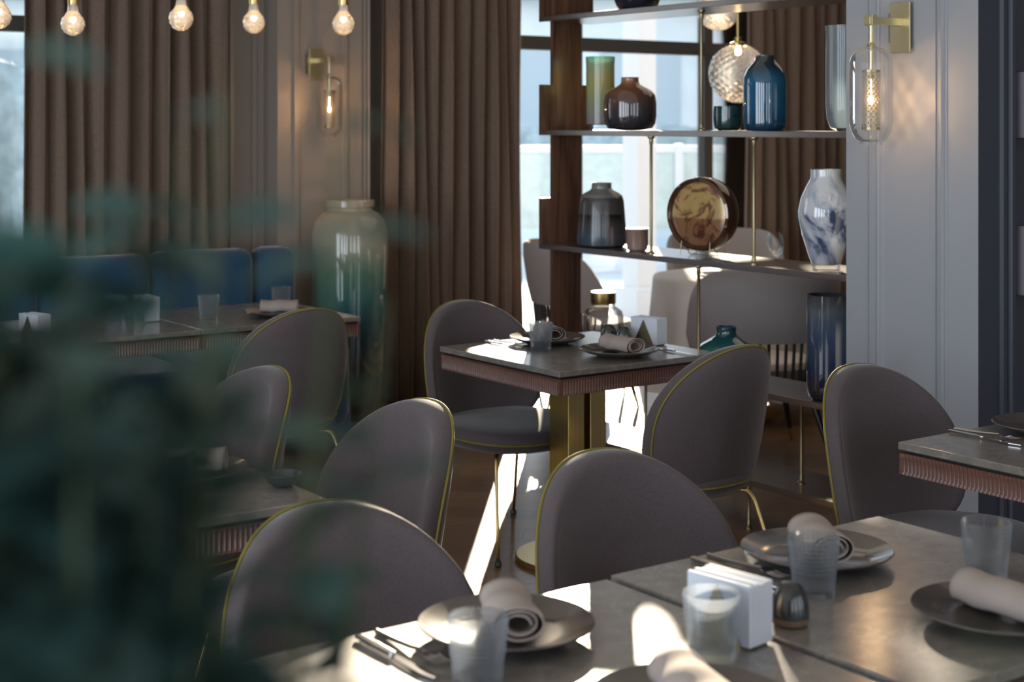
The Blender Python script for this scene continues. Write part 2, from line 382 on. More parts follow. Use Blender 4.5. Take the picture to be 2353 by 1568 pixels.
# ================================================================== curtains
def curtain(name, x0, x1, y, pleats, amp, label, seed, rz=0):
    rnd = random.Random(seed); ph = [rnd.uniform(-.5, .5) for _ in range(pleats+2)]; am = [rnd.uniform(.65, 1.25) for _ in range(pleats+2)]
    L = x1-x0
    def fn(u, v):
        t = u*pleats; k = int(t); fr = t-k
        a = am[k]*(1-fr)+am[k+1]*fr; p = ph[k]*(1-fr)+ph[k+1]*fr
        s = math.sin(2*PI*t+p); s = math.copysign(abs(s)**.75, s)
        zz = .015+v*3.0
        flare = 1+.25*(1-v)
        return (x0+u*L+.25*amp*math.sin(4*PI*t+p)+.012*math.sin(3*v+k), y+amp*a*s*flare+.012*math.sin(6*v+2*k), zz)
    a = M(); a.grid(fn, pleats*14, 10)
    o = a.build(name, MT['curtain'], ang=60, fix=False)
    sm = o.modifiers.new('solid', 'SOLIDIFY'); sm.thickness = .004
    return tag(o, label, 'curtain')
curtain('curtain', 2.43, 3.50, 7.42, 10, .045, 'taupe linen curtain at far left, beside the left window', 3)
curtain('curtain', 4.42, 5.37, 7.38, 10, .050, 'long taupe linen curtain behind the tall floor vase, left of the shelving', 5)
curtain('curtain', 7.22, 8.65, 7.38, 12, .055, 'taupe linen curtain behind the right half of the shelving', 8)

# ================================================================== dining chair
def superell(a, w_, h0, h1, px=2.2, n0=2.4, n1=2.2):
    c, s = math.cos(a), math.sin(a); n = n1 if s > 0 else n0; h = h1 if s > 0 else h0
    k = (abs(c)**n+abs(s)**n)**(-1/n); return c*k*w_, s*k*h
def pad(fn, prof, n=48):      # fn(r, angle, t)-> point, prof list of (r, t)
    a = M(); vs = []
    for j, (r, t) in enumerate(prof):
        for i in range(n): vs.append(fn(r, 2*PI*i/n, t))
    fs = []
    for j in range(len(prof)-1):
        for i in range(n):
            k = (i+1)%n; fs.append((j*n+i, j*n+k, (j+1)*n+k, (j+1)*n+i))
    c0 = len(vs); vs.append(fn(0, 0, prof[0][1])); vs.append(fn(0, 0, prof[-1][1]))
    for i in range(n):
        k = (i+1)%n; fs.append((c0, k, i)); m_ = (len(prof)-1)*n; fs.append((c0+1, m_+i, m_+k))
    a.add(vs, fs); return a
def back_pt(r, a, t):
    x, z = superell(a, .256, .215, .270, n0=2.7, n1=2.2)
    x *= r; z = z*r
    zc = .60+z
    y = -.225-.20*(zc-.42)+.105*(abs(x)/.26)**2.2
    return (x, y+t, zc)
def seat_pt(r, a, t):
    x, y = superell(a, .285, .265, .275, n0=2.4, n1=2.5)
    x *= r*(1-.22*max(0, -y/.265)**1.2); y *= r
    z = .435+.012*(r**3)+t - .015*max(0, y/.27)**2
    return (x, y-.005, z)
def make_chair():
    root = empty('dining_chair', label='x', cat='chair')
    pr = [(.2,.020),(.5,.020),(.8,.026),(.9,.034),(.96,.034),(.99,.024),(1.0,.008),(1.0,-.008),(.985,-.020),(.95,-.028),(.8,-.034),(.4,-.036),(.2,-.036)]
    o = pad(back_pt, pr, 64).build('backrest', MT['chair'], root, ang=0); o.data.shade_smooth()
    t = M(); t.tube([back_pt(.993, 2*PI*i/96, -.0195) for i in range(96)], .0036, 8, True); q = t.build('piping', MT['piping'], o, ang=0); q.data.shade_smooth()
    ps = [(.2,.016),(.6,.020),(.85,.018),(.94,.010),(.99,-.004),(1.0,-.018),(1.0,-.026),(.97,-.040),(.88,-.058),(.7,-.070),(.3,-.074)]
    o = pad(seat_pt, ps, 64).build('seat', MT['chair'], root, ang=0); o.data.shade_smooth()
    t = M(); t.tube([seat_pt(1.003, 2*PI*i/96, -.024) for i in range(96)], .0036, 8, True); q = t.build('piping', MT['piping'], o, ang=0); q.data.shade_smooth()
    for sx_ in (-1, 1):
        for sy_ in (1, -1):
            top = Vector((sx_*.10, sy_*.10-.01, .372)); knee = Vector((sx_*.185, sy_*.185-.01, .368)); foot = Vector((sx_*.235, .26 if sy_ > 0 else -.30, .012))
            pts = [top, top.lerp(knee, .6)]
            for k in range(1, 7):
                u = k/7; p0 = top.lerp(knee, .75); p2 = knee.lerp(foot, .15)
                pts.append(p0*(1-u)**2+knee*2*u*(1-u)+p2*u*u)
            pts += [knee.lerp(foot, .3), knee.lerp(foot, .6), foot]
            t = M(); t.tube(pts, .0095, 12, r1=.0065); lg = t.build('leg', MT['brass'], root, ang=0); lg.data.shade_smooth()
            t = M(); t.lathe([(.009, 0), (.0125, .004), (.0125, .012), (.008, .020)], 16, (foot.x, foot.y, 0)); t.build('foot', MT['black'], lg)
    return root
proto = make_chair()
chairs = [  # x, y, rotation (0 faces +y), label
 (3.375, 4.705, PI, 'grey-mauve shell chair facing us behind the sunlit middle table, in front of the curtain'),
 (3.374, 3.807, math.radians(4), 'grey-mauve shell chair with its back to us at the right corner of the middle table'),
 (1.765, 3.255, math.radians(90), 'grey-mauve shell chair facing left with a sunlit strip on its back, left of centre'),
 (1.695, 3.96, math.radians(90), 'small dim grey-mauve shell chair facing left, behind the dark table on the left'),
 (1.36, 2.172, PI, 'large front grey-mauve shell chair behind the nearest plate, left of the table joint'),
 (2.055, 2.225, PI, 'front grey-mauve shell chair at the centre, hiding the foot of the middle table'),
 (3.39, 2.70, PI, 'grey-mauve shell chair at far right, tucked behind the fluted table below the wall lamp'),
 (2.74, 5.45, math.radians(4), 'shaded shell chair seen from behind, in front of the tall floor vase'),
]
for i, (x, y, rz, lb) in enumerate(chairs):
    place(proto, i == 0, (x, y, 0), rz, lb, 'grey-mauve shell chairs with olive piping')

# ================================================================== fluted tables
def make_table():
    root = empty('dining_table', label='x', cat='table'); S = .358
    a = M(); a.box(-S, S, -S, S, .730, .750); a.build('tabletop', MT['marble'], root, ang=0, bevel=.003)
    a = M(); n = 58; A = S-.003
    def side(T):
        L = 2*A-.02; vs = []; fs = []; zs = [.668, .672, .676, .712, .716, .722]
        per = 6; N = n*per
        for j, z in enumerate(zs):
            for i in range(N+1):
                ph = (i % per)/per; d = 0
                if 0 < j < 5 and ph > .01: d = -.0042*math.sin(PI*ph) if j in (2, 3) else -.002*math.sin(PI*ph)
                vs.append(T @ Vector((-L/2+L*i/N, -A-d, z)))
        for j in range(5):
            for i in range(N): fs.append((j*(N+1)+i, j*(N+1)+i+1, (j+1)*(N+1)+i+1, (j+1)*(N+1)+i))
        a.add(vs, fs)
        a.add([T @ Vector(p) for p in ((L/2, -A, .668), (A, -A, .668), (A, -A, .722), (L/2, -A, .722), (-A, -A, .668), (-L/2, -A, .668), (-L/2, -A, .722), (-A, -A, .722))], [(0,1,2,3),(4,5,6,7)])
    for k in range(4): side(Matrix.Rotation(k*PI/2, 4, 'Z'))
    a.box(-A+.006, A-.006, -A+.006, A-.006, .669, .7215)
    a.build('apron', MT['apron'], root, ang=30, fix=False)
    a = M(); a.box(-A+.01, A-.01, -A+.01, A-.01, .7216, .7299); a.build('shadow_gap_board', MT['dark_wood'], root, ang=0)
    for sx_ in (-1, 1):
        a = M(); a.box(sx_*.05-.036+.0*sx_, sx_*.05+.036, -.055, .055, .02, .668); a.build('post', MT['brass'], root, ang=0, bevel=.002)
    a = M(); a.box(-.02, .02, -.02, .02, .02, .667); a.build('core', MT['walnut'], root, ang=0)
    a = M(); a.lathe([(0, .0), (.222, .0), (.225, .003), (.225, .017), (.221, .020), (0, .020)], 64); a.build('base_plate', MT['brass'], root)
    return root
tproto = make_table()
tables = [
 (3.43, 4.36, 0, 'square sunlit marble table with fluted wooden edge on a brass base, in the middle'),
 (1.385, 1.775, 0, 'front left stone-topped table carrying the nearest plate and tumbler'),
 (2.122, 1.79, 0, 'front right stone-topped table beside the joint, carrying the plates at lower right'),
 (3.455, 2.262, 0, 'marble table with fluted wooden edge cut by the right border'),
 (1.27, 3.30, 0, 'dark table in shade at lower left behind the plant, beside the sun-striped chair'),
 (1.27, 4.022, 0, 'dark table in shade behind the plant, the farther one of the joined left pair'),
 (2.92, 6.00, 0, 'fluted table by the blue sofa, its corner against the tall floor vase'),
 (2.20, 6.00, 0, 'fluted table by the blue sofa at far left, hidden mostly by the plant'),
]
for i, (x, y, rz, lb) in enumerate(tables):
    place(tproto, i == 0, (x, y, 0), rz, lb, 'square fluted-edge marble tables')

# ================================================================== table ware
TZ = .7502
def make_tumbler():
    root = empty('tumbler', label='x', cat='glass')
    H_ = .100; outp = []
    nz = 56
    for j in range(nz+1):
        z = H_*j/nz; r = .0355+.0085*(z/H_)**1.1
        outp.append((r, z))
    def md(r, z, a, j):
        if j > nz or z < .040 or z > .097: return r
        return r+.0024*math.sin(2*PI*z/.0075)*(.5+.5*math.cos(32*a))
    inn = [(outp[j][0]-.0022, outp[j][1]) for j in range(nz, 7, -4)]+[(.0, .012)]
    a = M(); a.lathe([(0, 0)]+outp[0:1]+outp[1:]+inn, 160, mod=lambda r, z, a_, j: md(r, z, a_, 99 if j > nz+1 else 0))
    m_, nt, b, o = new_mat('pressed_glass')
    b.inputs['Transmission Weight'].default_value = .0
    nt.nodes.remove(b)
    t = nt.nodes.new('ShaderNodeBsdfTransparent'); t.inputs[0].default_value = (.97, .985, 1, 1)
    gl = nt.nodes.new('ShaderNodeBsdfGlass'); gl.inputs['IOR'].default_value = 1.3; gl.inputs['Roughness'].default_value = .03; gl.inputs[0].default_value = (.95, .98, 1, 1)
    mx = nt.nodes.new('ShaderNodeMixShader'); mx.inputs[0].default_value = .42
    nt.links.new(t.outputs[0], mx.inputs[1]); nt.links.new(gl.outputs[0], mx.inputs[2])
    df = nt.nodes.new('ShaderNodeBsdfTranslucent'); df.inputs[0].default_value = (.8, .88, 1, 1)
    mx2 = nt.nodes.new('ShaderNodeMixShader'); mx2.inputs[0].default_value = .11
    nt.links.new(mx.outputs[0], mx2.inputs[1]); nt.links.new(df.outputs[0], mx2.inputs[2]); nt.links.new(mx2.outputs[0], o.inputs[0])
    a.build('glass_body', m_, root, ang=60)
    return root
def make_plate():
    a = M(); a.lathe([(0, 0), (.075, 0), (.080, .003), (.115, .012), (.138, .022), (.1405, .025), (.139, .027), (.130, .0235), (.105, .014), (.085, .009), (0, .008)], 72)
    o = a.build('plate', MT['plate'], ang=50); return tag(o, 'x', 'plate')
def make_napkin():
    # folded linen napkin, rolled: a flattened spiral with a loose end
    root = empty('napkin', label='x', cat='napkin')
    def fn(u, v):
        t = u*2.6*2*PI; r = .012+.0065*u*2.6
        y = (v-.5)*.155*(1-.05*math.sin(u*7))
        return (math.cos(t)*r*1.45+.004*math.sin(9*v), y, .0295+math.sin(t)*r*.98+.002*math.sin(v*11+u*3))
    a = M(); a.grid(fn, 90, 12)
    o = a.build('cloth', MT['beige'], root, ang=0, fix=False); o.data.shade_smooth()
    s = o.modifiers.new('solid', 'SOLIDIFY'); s.thickness = .0022
    return root
def make_knife():
    root = empty('knife', label='x', cat='knife')
    a = M(); a.prism([(-.006, -.11), (.006, -.11), (.0075, -.06), (.0055, -.005), (-.0055, -.005), (-.0075, -.06)], .002, .0085); a.build('handle', MT['steel'], root, ang=0, bevel=.002)
    a = M(); a.prism([(-.0055, -.006), (.006, -.006), (.009, .03), (.009, .08), (.003, .112), (-.0055, .112)], .003, .0048); a.build('blade', MT['steel'], root, ang=0)
    return root
def make_fork():
    root = empty('fork', label='x', cat='fork')
    a = M(); a.tube([(0, -.1, .004), (0, -.05, .005), (0, 0, .008), (0, .04, .012)], .0048, 10, r1=.0028); a.build('handle', MT['steel'], root)
    a = M(); a.prism([(-.003, .038), (.003, .038), (.0125, .055), (.0125, .066), (-.0125, .066), (-.0125, .055)], .010, .0122)
    for k in range(4):
        x = -.0108+k*.0072; a.tube([(x, .064, .0112), (x, .08, .009), (x, .1, .0105)], .0016, 6, r1=.0007)
    a.build('tines', MT['steel'], root)
    return root
def make_holder():
    root = empty('napkin_holder', label='x', cat='napkin holder')
    pl = MT['old_brass']
    a = M(); a.box(-.03, .03, -.05, .05, 0, .003); a.build('base', pl, root, ang=0)
    for sx_ in (-1, 1):
        a = M(); x = sx_*.031
        a.add([(x, -.048, 0), (x, .048, 0), (x, .0, .092), (x+sx_*.002, -.048, 0), (x+sx_*.002, .048, 0), (x+sx_*.002, 0, .092)], [(0,1,2),(5,4,3),(0,3,4,1),(1,4,5,2),(2,5,3,0)])
        a.build('side_plate', pl, root, ang=0)
    return root
def make_paper_napkins():
    root = empty('paper_napkins', label='x', cat='napkins')
    for k in range(7):
        x = -.0255+k*.0085; a = M(); r_ = random.Random(k); h = .098+r_.uniform(-.002, .002)
        a.prism([(x-.0036, -.062), (x+.0036, -.062), (x+.0036, .062), (x-.0036, .062)], .0035, h); a.build('napkin_fold', MT['white'], root, ang=0, bevel=.0015)
    return root
def make_shaker():
    root = empty('shaker', label='x', cat='shaker')
    a = M(); a.lathe([(0, 0), (.024, 0), (.0285, .004), (.031, .018), (.030, .034), (.026, .050), (.020, .062), (.013, .0675), (0, .069)], 40); a.build('body', MT['dark_cer'], root)
    a = M(); a.lathe([(0, 0), (.0238, 0), (.0287, .0035), (.0312, .013), (.0312, .014), (.028, .0135)], 40); a.build('foot_band', simple('raw_clay', (.16, .10, .07), .6), root)
    return root
protos = {}
def put(kind, maker, x, y, z, rz, label, group=None):
    first = kind not in protos
    if first: protos[kind] = maker()
    return place(protos[kind], first, (x, y, z), rz, label, group)
GT = 'ribbed tumblers on the tables'; GP = 'grey-brown plates on the tables'; GN = 'rolled taupe linen napkins'; GK = 'knives beside the plates'; GF = 'forks beside the plates'
for a_ in [
 (1.262, 1.838, 0, 'ribbed clear tumbler nearest to us, in front of the nearest plate'),
 (1.972, 1.852, 0, 'ribbed clear tumbler in front of the far plate on the front right table'),
 (2.300, 1.745, 0, 'ribbed clear tumbler at the right border, above the lower right plate'),
 (1.615, 1.725, 0, 'ribbed clear tumbler in front of the white paper napkins at the bottom'),
 (3.308, 4.419, 0, 'sunlit ribbed tumbler on the middle table'),
 (1.30, 3.404, 0, 'ribbed tumbler glinting on the dark left table, left of its neighbour'),
 (1.395, 3.446, 0, 'ribbed tumbler glinting on the dark left table, nearer the plate'),
 (3.118, 6.053, 0, 'ribbed tumbler on the table by the blue sofa, above the shaded chair'),
 (2.72, 5.93, 0, 'dim ribbed tumbler on the sofa table, right of its paper napkins'),
 (2.40, 6.13, 0, 'dim ribbed tumbler on the sofa table, left of its paper napkins')]:
    put('tumbler', make_tumbler, a_[0], a_[1], TZ, a_[2], a_[3], GT)
plates = [
 (1.418, 1.985, 0, 'nearest grey-brown plate with a sun glint on its left rim', -27, 'rolled taupe napkin lit by the sun on the nearest plate'),
 (2.130, 1.993, 0, 'grey-brown plate at the far edge of the front right table', -30, 'taupe napkin standing behind the half full tumbler'),
 (2.11, 1.575, 0, 'grey-brown plate at lower right, cut by the right border', -2, 'taupe napkin on the lower right plate'),
 (1.43, 1.570, 0, 'grey-brown plate at the bottom border with only its rim in view', -20, 'blurred napkin rising from the bottom border'),
 (3.443, 4.560, 0, 'grey-brown plate on the middle table behind its tumbler', -20, 'white-lit napkin on the plate behind the sunlit tumbler'),
 (3.460, 4.165, 0, 'grey-brown plate at the near side of the middle table', 2, 'scalloped taupe napkin on the near plate of the middle table'),
 (3.51, 2.47, 0, 'dark plate on the marble table cut by the right border', None, None),
 (1.46, 3.30, 0, 'dark plate on the shaded left table', 60, 'taupe napkin with a lit fold on the dark left table'),
 (3.0, 5.86, 0, 'dim plate on the sofa table beside the shaded chair', 60, 'dim napkin on the sofa table plate'),
]
for x, y, rz, lb, nr, nl in plates:
    put('plate', make_plate, x, y, TZ, rz, lb, GP)
    if nr is not None:
        n_ = put('napkin', make_napkin, x+.01, y, TZ+.0095, math.radians(nr), nl, GN)
protos['napkin'].location.z += 0
for x, y, rz, lb in [
 (1.222, 2.00, 0, 'knife left of the nearest plate, its shadow on the sunlit table'),
 (1.945, 2.02, 0, 'knife on the far edge of the front right table, beside the paper napkins'),
 (3.272, 4.60, 0, 'knife on the middle table, left of its tumbler'),
 (3.665, 4.10, 0, 'knife at the right end of the middle table'),
 (3.30, 2.51, 0, 'knife on the right border table')]:
    put('knife', make_knife, x, y, TZ, rz+PI, lb, GK)
for x, y, rz, lb in [
 (1.258, 2.015, 0, 'fork between the knife and the nearest plate'),
 (1.985, 2.03, 0, 'fork left of the far plate on the front right table'),
 (3.305, 4.61, 0, 'fork on the middle table, left of the far plate'),
 (3.335, 2.53, 0, 'fork beside the knife on the right border table')]:
    put('fork', make_fork, x, y, TZ, rz+PI, lb, GF)
for x, y, rz, lb in [(1.700, 1.775, 8, 'front right table behind the bottom tumbler'), (3.73, 4.32, 10, 'middle table, beside the dark shakers'), (2.50, 6.05, 0, 'dim table by the blue sofa'), (1.93, 5.74, 15, 'far left table by the sofa')]:
    put('holder', make_holder, x, y, TZ, math.radians(rz), 'triangular brass napkin holder on the '+lb, 'brass napkin holders')
    put('paper', make_paper_napkins, x, y, TZ, math.radians(rz), 'white paper napkins in the brass holder on the '+lb, 'packs of white paper napkins')
for x, y, lb in [(1.825, 1.765, 'dark egg-shaped ceramic shaker right of the white paper napkins'),
                 (3.63, 4.43, 'left one of the two dark shakers on the middle table'), (3.64, 4.355, 'right one of the two dark shakers on the middle table')]:
    put('shaker', make_shaker, x, y, TZ, 0, lb, 'dark ceramic shakers')
a = M(); a.lathe([(0, 0), (.02, 0), (.035, .012), (.042, .028), (.041, .03), (.034, .016), (0, .008)], 40)
tag(a.build('bowl', MT['dark_cer'], loc=(1.60, 3.10, TZ)), 'small black bowl at the corner of the dark left table', 'bowl')

# ================================================================== shelving unit
SX0, SX1, SY0, SY1 = 4.18, 4.48, 3.72, 5.60
def shelving():
    root = empty('open_shelving', ((SX0+SX1)/2, (SY0+SY1)/2, 0), 0, 'open walnut shelving with brass rods, standing between the room and the window', 'shelving')
    cx, cy_ = (SX0+SX1)/2, (SY0+SY1)/2
    for zt in (2.045, 1.533, 1.02, .546, .200):
        a = M(); a.box(SX0-cx, SX1-cx, SY0-cy_, SY1-cy_, zt-.024, zt); a.build('shelf', MT['walnut_h'], root, ang=0, bevel=.002)
    a = M(); y0, y1 = SY1-cy_-.022, SY1-cy_-.0005
    zs = [(.200, .522), (.546, .996), (1.02, 1.509), (1.533, 2.021), (2.045, 2.6)]
    for k, (z0, z1) in enumerate(zs):
        mid = z0+(z1-z0)*.42
        if k == 1 or k == 0: mid = z0
        x = -.15
        if mid > z0: a.box(SX0-cx+.001, SX1-cx-.001, y0, y1, z0, mid)
        a.box(-.085, .075, y0, y1, mid, z1)
    a.build('end_panel', MT['walnut'], root, ang=0)
    a = M(); a.box(-.085, .075, y0, y1, 0, .176); a.build('foot_panel', MT['walnut'], root, ang=0)
    for (x, y, z0, z1) in [(4.30, 4.653, 1.533, 2.021), (4.22, 4.872, 1.02, 1.509), (4.22, 4.272, 1.02, 1.509), (4.205, 4.567, .546, .996), (4.22, 4.30, 0, .176), (4.30, 4.1, .2, .522), (4.3, 5.0, .2, .522)]:
        a = M(); a.lathe([(0, z0), (.016, z0), (.016, z0+.005), (.0085, z0+.012), (.0085, z0+.03), (.0065, z0+.034), (.0065, z1-.034), (.0085, z1-.03), (.0085, z1-.012), (.016, z1-.005), (.016, z1), (0, z1)], 20, (x-cx, y-cy_, 0))
        a.build('rod', MT['old_brass'], root)
shelving()
def item(name, prof, mat, loc, label, cat, n=56, parts=None, ang=40):
    root = empty(name, loc, 0, label, cat)
    a = M(); a.lathe(prof, n); a.build('body', mat, root, ang=ang)
    for pn, pp, pm in (parts or []):
        a = M(); a.lathe(pp, n); a.build(pn, pm, root, ang=ang)
    return root
ZA, ZB, ZC, ZD = 2.0455, 1.5335, 1.0205, .5465
def hollow(prof, t=.004):
    """outer profile bottom->top, then an inner wall back down"""
    o = list(prof); inn = [(max(r-t, .001), z) for r, z in reversed(prof) if z > prof[0][1]+t*1.5 and r > .01]
    return [(0, prof[0][1])]+o+inn+[(0, prof[0][1]+t*1.5)]
item('vase', hollow([(.07, 0), (.088, .02), (.10, .05), (.105, .12), (.10, .18), (.06, .21), (.05, .22)]), simple('black_glaze', (.012, .014, .03), .06, coat=1), (4.32, 5.08, ZA), 'glossy black vase on the top shelf with only its bottom in view', 'vase')
item('vase', hollow([(.058, .022), (.063, .026), (.064, .10), (.064, .29), (.066, .327)], .005),
     zramp('green_yellow_art_glass', [(0, (.35, .33, .38)), (.25, (.42, .48, .38)), (.45, (.50, .55, .30)), (.7, (.62, .58, .22)), (.88, (.45, .60, .42)), (1, (.08, .50, .50))], .33, transl=.40, nz=.2),
     (4.36, 5.38, ZB), 'tall green and yellow cylindrical glass vase beside the end panel', 'vase',
     parts=[('foot', [(0, 0), (.048, 0), (.05, .004), (.045, .0219), (0, .0219)], MT['clear'])])
item('vase', hollow([(.060, 0), (.095, .008), (.108, .028), (.113, .06), (.113, .12), (.108, .150), (.088, .172), (.058, .186), (.043, .196), (.038, .205), (.037, .222), (.039, .226)]),
     zramp('brown_smoked_glass', [(0, (.02, .02, .025)), (.35, (.05, .045, .05)), (.65, (.12, .06, .045)), (.85, (.28, .11, .05)), (1, (.30, .17, .13))], .226, rough=.05),
     (4.27, 5.068, ZB), 'squat brown bottle vase with a rusty shoulder on the second shelf', 'vase')
item('bowl', hollow([(.040, 0), (.053, .008), (.058, .025), (.059, .07), (.057, .098)]), simple('dark_teal_glass', (.015, .05, .055), .08, coat=1, var=.5, vs=20), (4.33, 4.53, ZB), 'small dark teal glass bowl beside the blue bottle vase', 'bowl')
item('vase', hollow([(.070, 0), (.081, .010), (.084, .03), (.084, .18), (.082, .205), (.070, .235), (.050, .258), (.040, .270), (.036, .285), (.036, .290)]),
     zramp('deep_blue_glaze', [(0, (.005, .035, .075)), (.3, (.010, .085, .19)), (.7, (.015, .10, .20)), (.85, (.015, .04, .06)), (1, (.03, .045, .055))], .29, rough=.05),
     (4.26, 4.252, ZB), 'tall glossy blue bottle vase on the second shelf', 'vase')
item('vase', hollow([(.030, 0), (.055, .012), (.068, .045), (.072, .10), (.072, .36), (.074, .385)], .004), thin_glass('milky_grey_glass', (.80, .84, .86), 1.45, body=.5, bcol=(.62, .70, .73)),
     (4.28, 3.862, ZB), 'tall milky grey glass vase beside the wall pilaster', 'vase')
item('vase', hollow([(.095, 0), (.108, .010), (.110, .03), (.106, .10), (.098, .20), (.092, .222), (.075, .236), (.052, .248), (.044, .256), (.043, .276), (.046, .281)]),
     zramp('striped_stoneware', [(0, (.04, .055, .07)), (.18, (.05, .07, .10)), (.35, (.05, .05, .055)), (.5, (.01, .01, .012)), (.53, (.07, .065, .065)), (.76, (.06, .055, .06)), (.79, (.20, .19, .19)), (1, (.22, .21, .20))], .281, rough=.25, coat=.4, nz=.01),
     (4.29, 5.285, ZC), 'dark banded stoneware jar with a grey shoulder on the middle shelf', 'vase')
item('cup', hollow([(.036, 0), (.045, .008), (.047, .03), (.047, .092), (.049, .096)], .003), simple('rose_brown_glaze', (.32, .20, .16), .25, coat=.5, var=.15), (4.27, 5.02, ZC), 'small rose-brown cup right of the banded jar', 'cup')
marb = swirl('marbled_glass', [(0, (.02, .03, .06)), (.38, (.05, .07, .14)), (.43, (.34, .38, .48)), (.5, (.60, .62, .66)), (1, (.50, .53, .60))], 2.6, 2.2)
item('vase', hollow([(.050, .022), (.054, .026), (.066, .06), (.088, .13), (.100, .19), (.101, .22), (.092, .265), (.072, .31), (.058, .335), (.055, .35), (.056, .372)]), marb,
     (4.27, 3.948, ZC), 'marbled white and blue vase on a clear foot beside the wall pilaster', 'vase',
     parts=[('foot', [(0, 0), (.050, 0), (.052, .003), (.052, .0219), (0, .0219)], MT['clear'])])
item('jar', hollow([(.080, 0), (.089, .008), (.090, .02), (.090, .165), (.082, .19), (.062, .205), (.052, .21), (.052, .222)], .003), MT['clear'], (4.30, 5.285, ZD),
     'clear glass bottle jar with a gold lid behind the middle table', 'jar', parts=[('lid', [(0, .223), (.053, .223), (.055, .226), (.055, .272), (.052, .275), (0, .275)], MT['brass'])])
item('vase', hollow([(.06, 0), (.105, .02), (.128, .06), (.124, .095), (.10, .125), (.065, .145), (.045, .158), (.039, .172), (.041, .196)]),
     zramp('teal_glass', [(0, (.02, .10, .11)), (.5, (.04, .24, .24)), (.8, (.02, .10, .12)), (1, (.015, .07, .11))], .196, rough=.05),
     (4.345, 4.555, ZD), 'squat teal glass vase with a small neck on the lower shelf', 'vase')
item('vase', hollow([(.060, 0), (.074, .012), (.080, .04), (.081, .10), (.081, .385)], .005),
     zramp('blue_smoke_glass', [(0, (.02, .015, .02)), (.3, (.02, .035, .09)), (.65, (.05, .08, .14)), (.85, (.10, .12, .14)), (1, (.05, .05, .055))], .385, rough=.05, nz=.15),
     (4.27, 3.935, ZD), 'tall smoky blue cylindrical vase on the lower shelf', 'vase')
def art_disc():
    ax = Vector((-.968, -.25, 0)).normalized()
    root = empty('art_glass_disc', (4.31, 4.665, ZC), math.atan2(ax.y, ax.x), 'round amber art glass disc on a wire stand on the middle shelf', 'ornament')
    R_, zc = .150, .172
    def ring(prof, nm, mat):   # lathe about local x axis
        a = M(); a.lathe(prof, 72); a.v = [(z, y, zc+x) for x, y, z in a.v]
        return a.build(nm, mat, root, ang=40)
    ring([(.128, .018), (.132, .030), (.138, .036), (.147, .032), (.152, .015), (.153, -.03), (.146, -.055), (.125, -.06), (0, -.06)], 'rim', simple('dark_amber_glass', (.10, .045, .022), .08, metal=.4, coat=1))
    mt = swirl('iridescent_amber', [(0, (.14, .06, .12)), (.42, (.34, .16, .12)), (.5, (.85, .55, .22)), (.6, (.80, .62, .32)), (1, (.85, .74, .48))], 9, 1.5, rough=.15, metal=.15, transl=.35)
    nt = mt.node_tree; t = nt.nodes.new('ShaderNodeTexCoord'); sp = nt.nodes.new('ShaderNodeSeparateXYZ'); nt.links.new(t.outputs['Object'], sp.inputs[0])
    rr = ramp(nt, sp.outputs[2], [(0, (.45, .34, .40)), (.152, (.55, .40, .42)), (.158, (1, 1, .92)), (1, (1, 1, .92))]); rr.color_ramp.interpolation = 'LINEAR'  # reflection painted into the face colour: dark lower half, pale upper half
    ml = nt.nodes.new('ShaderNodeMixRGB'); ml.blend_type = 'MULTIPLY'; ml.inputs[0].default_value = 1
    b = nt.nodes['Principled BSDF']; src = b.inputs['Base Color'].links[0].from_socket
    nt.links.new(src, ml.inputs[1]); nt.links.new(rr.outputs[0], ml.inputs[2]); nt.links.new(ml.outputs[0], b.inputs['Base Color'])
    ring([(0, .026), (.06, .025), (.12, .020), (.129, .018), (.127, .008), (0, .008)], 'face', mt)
    a = M()
    for s_ in (-1, 1):
        a.tube([(.05, s_*.07, .004), (.046, s_*.07, .03), (.042, s_*.068, .06), (.02, s_*.066, .045), (-.02, s_*.068, .004), (-.07, s_*.07, .004), (-.075, s_*.07, .06)], .0018, 6)
    a.tube([(-.02, -.068, .004), (-.02, .068, .004)], .0018, 6)
    a.build('wire_stand', MT['old_brass'], root)
art_disc()

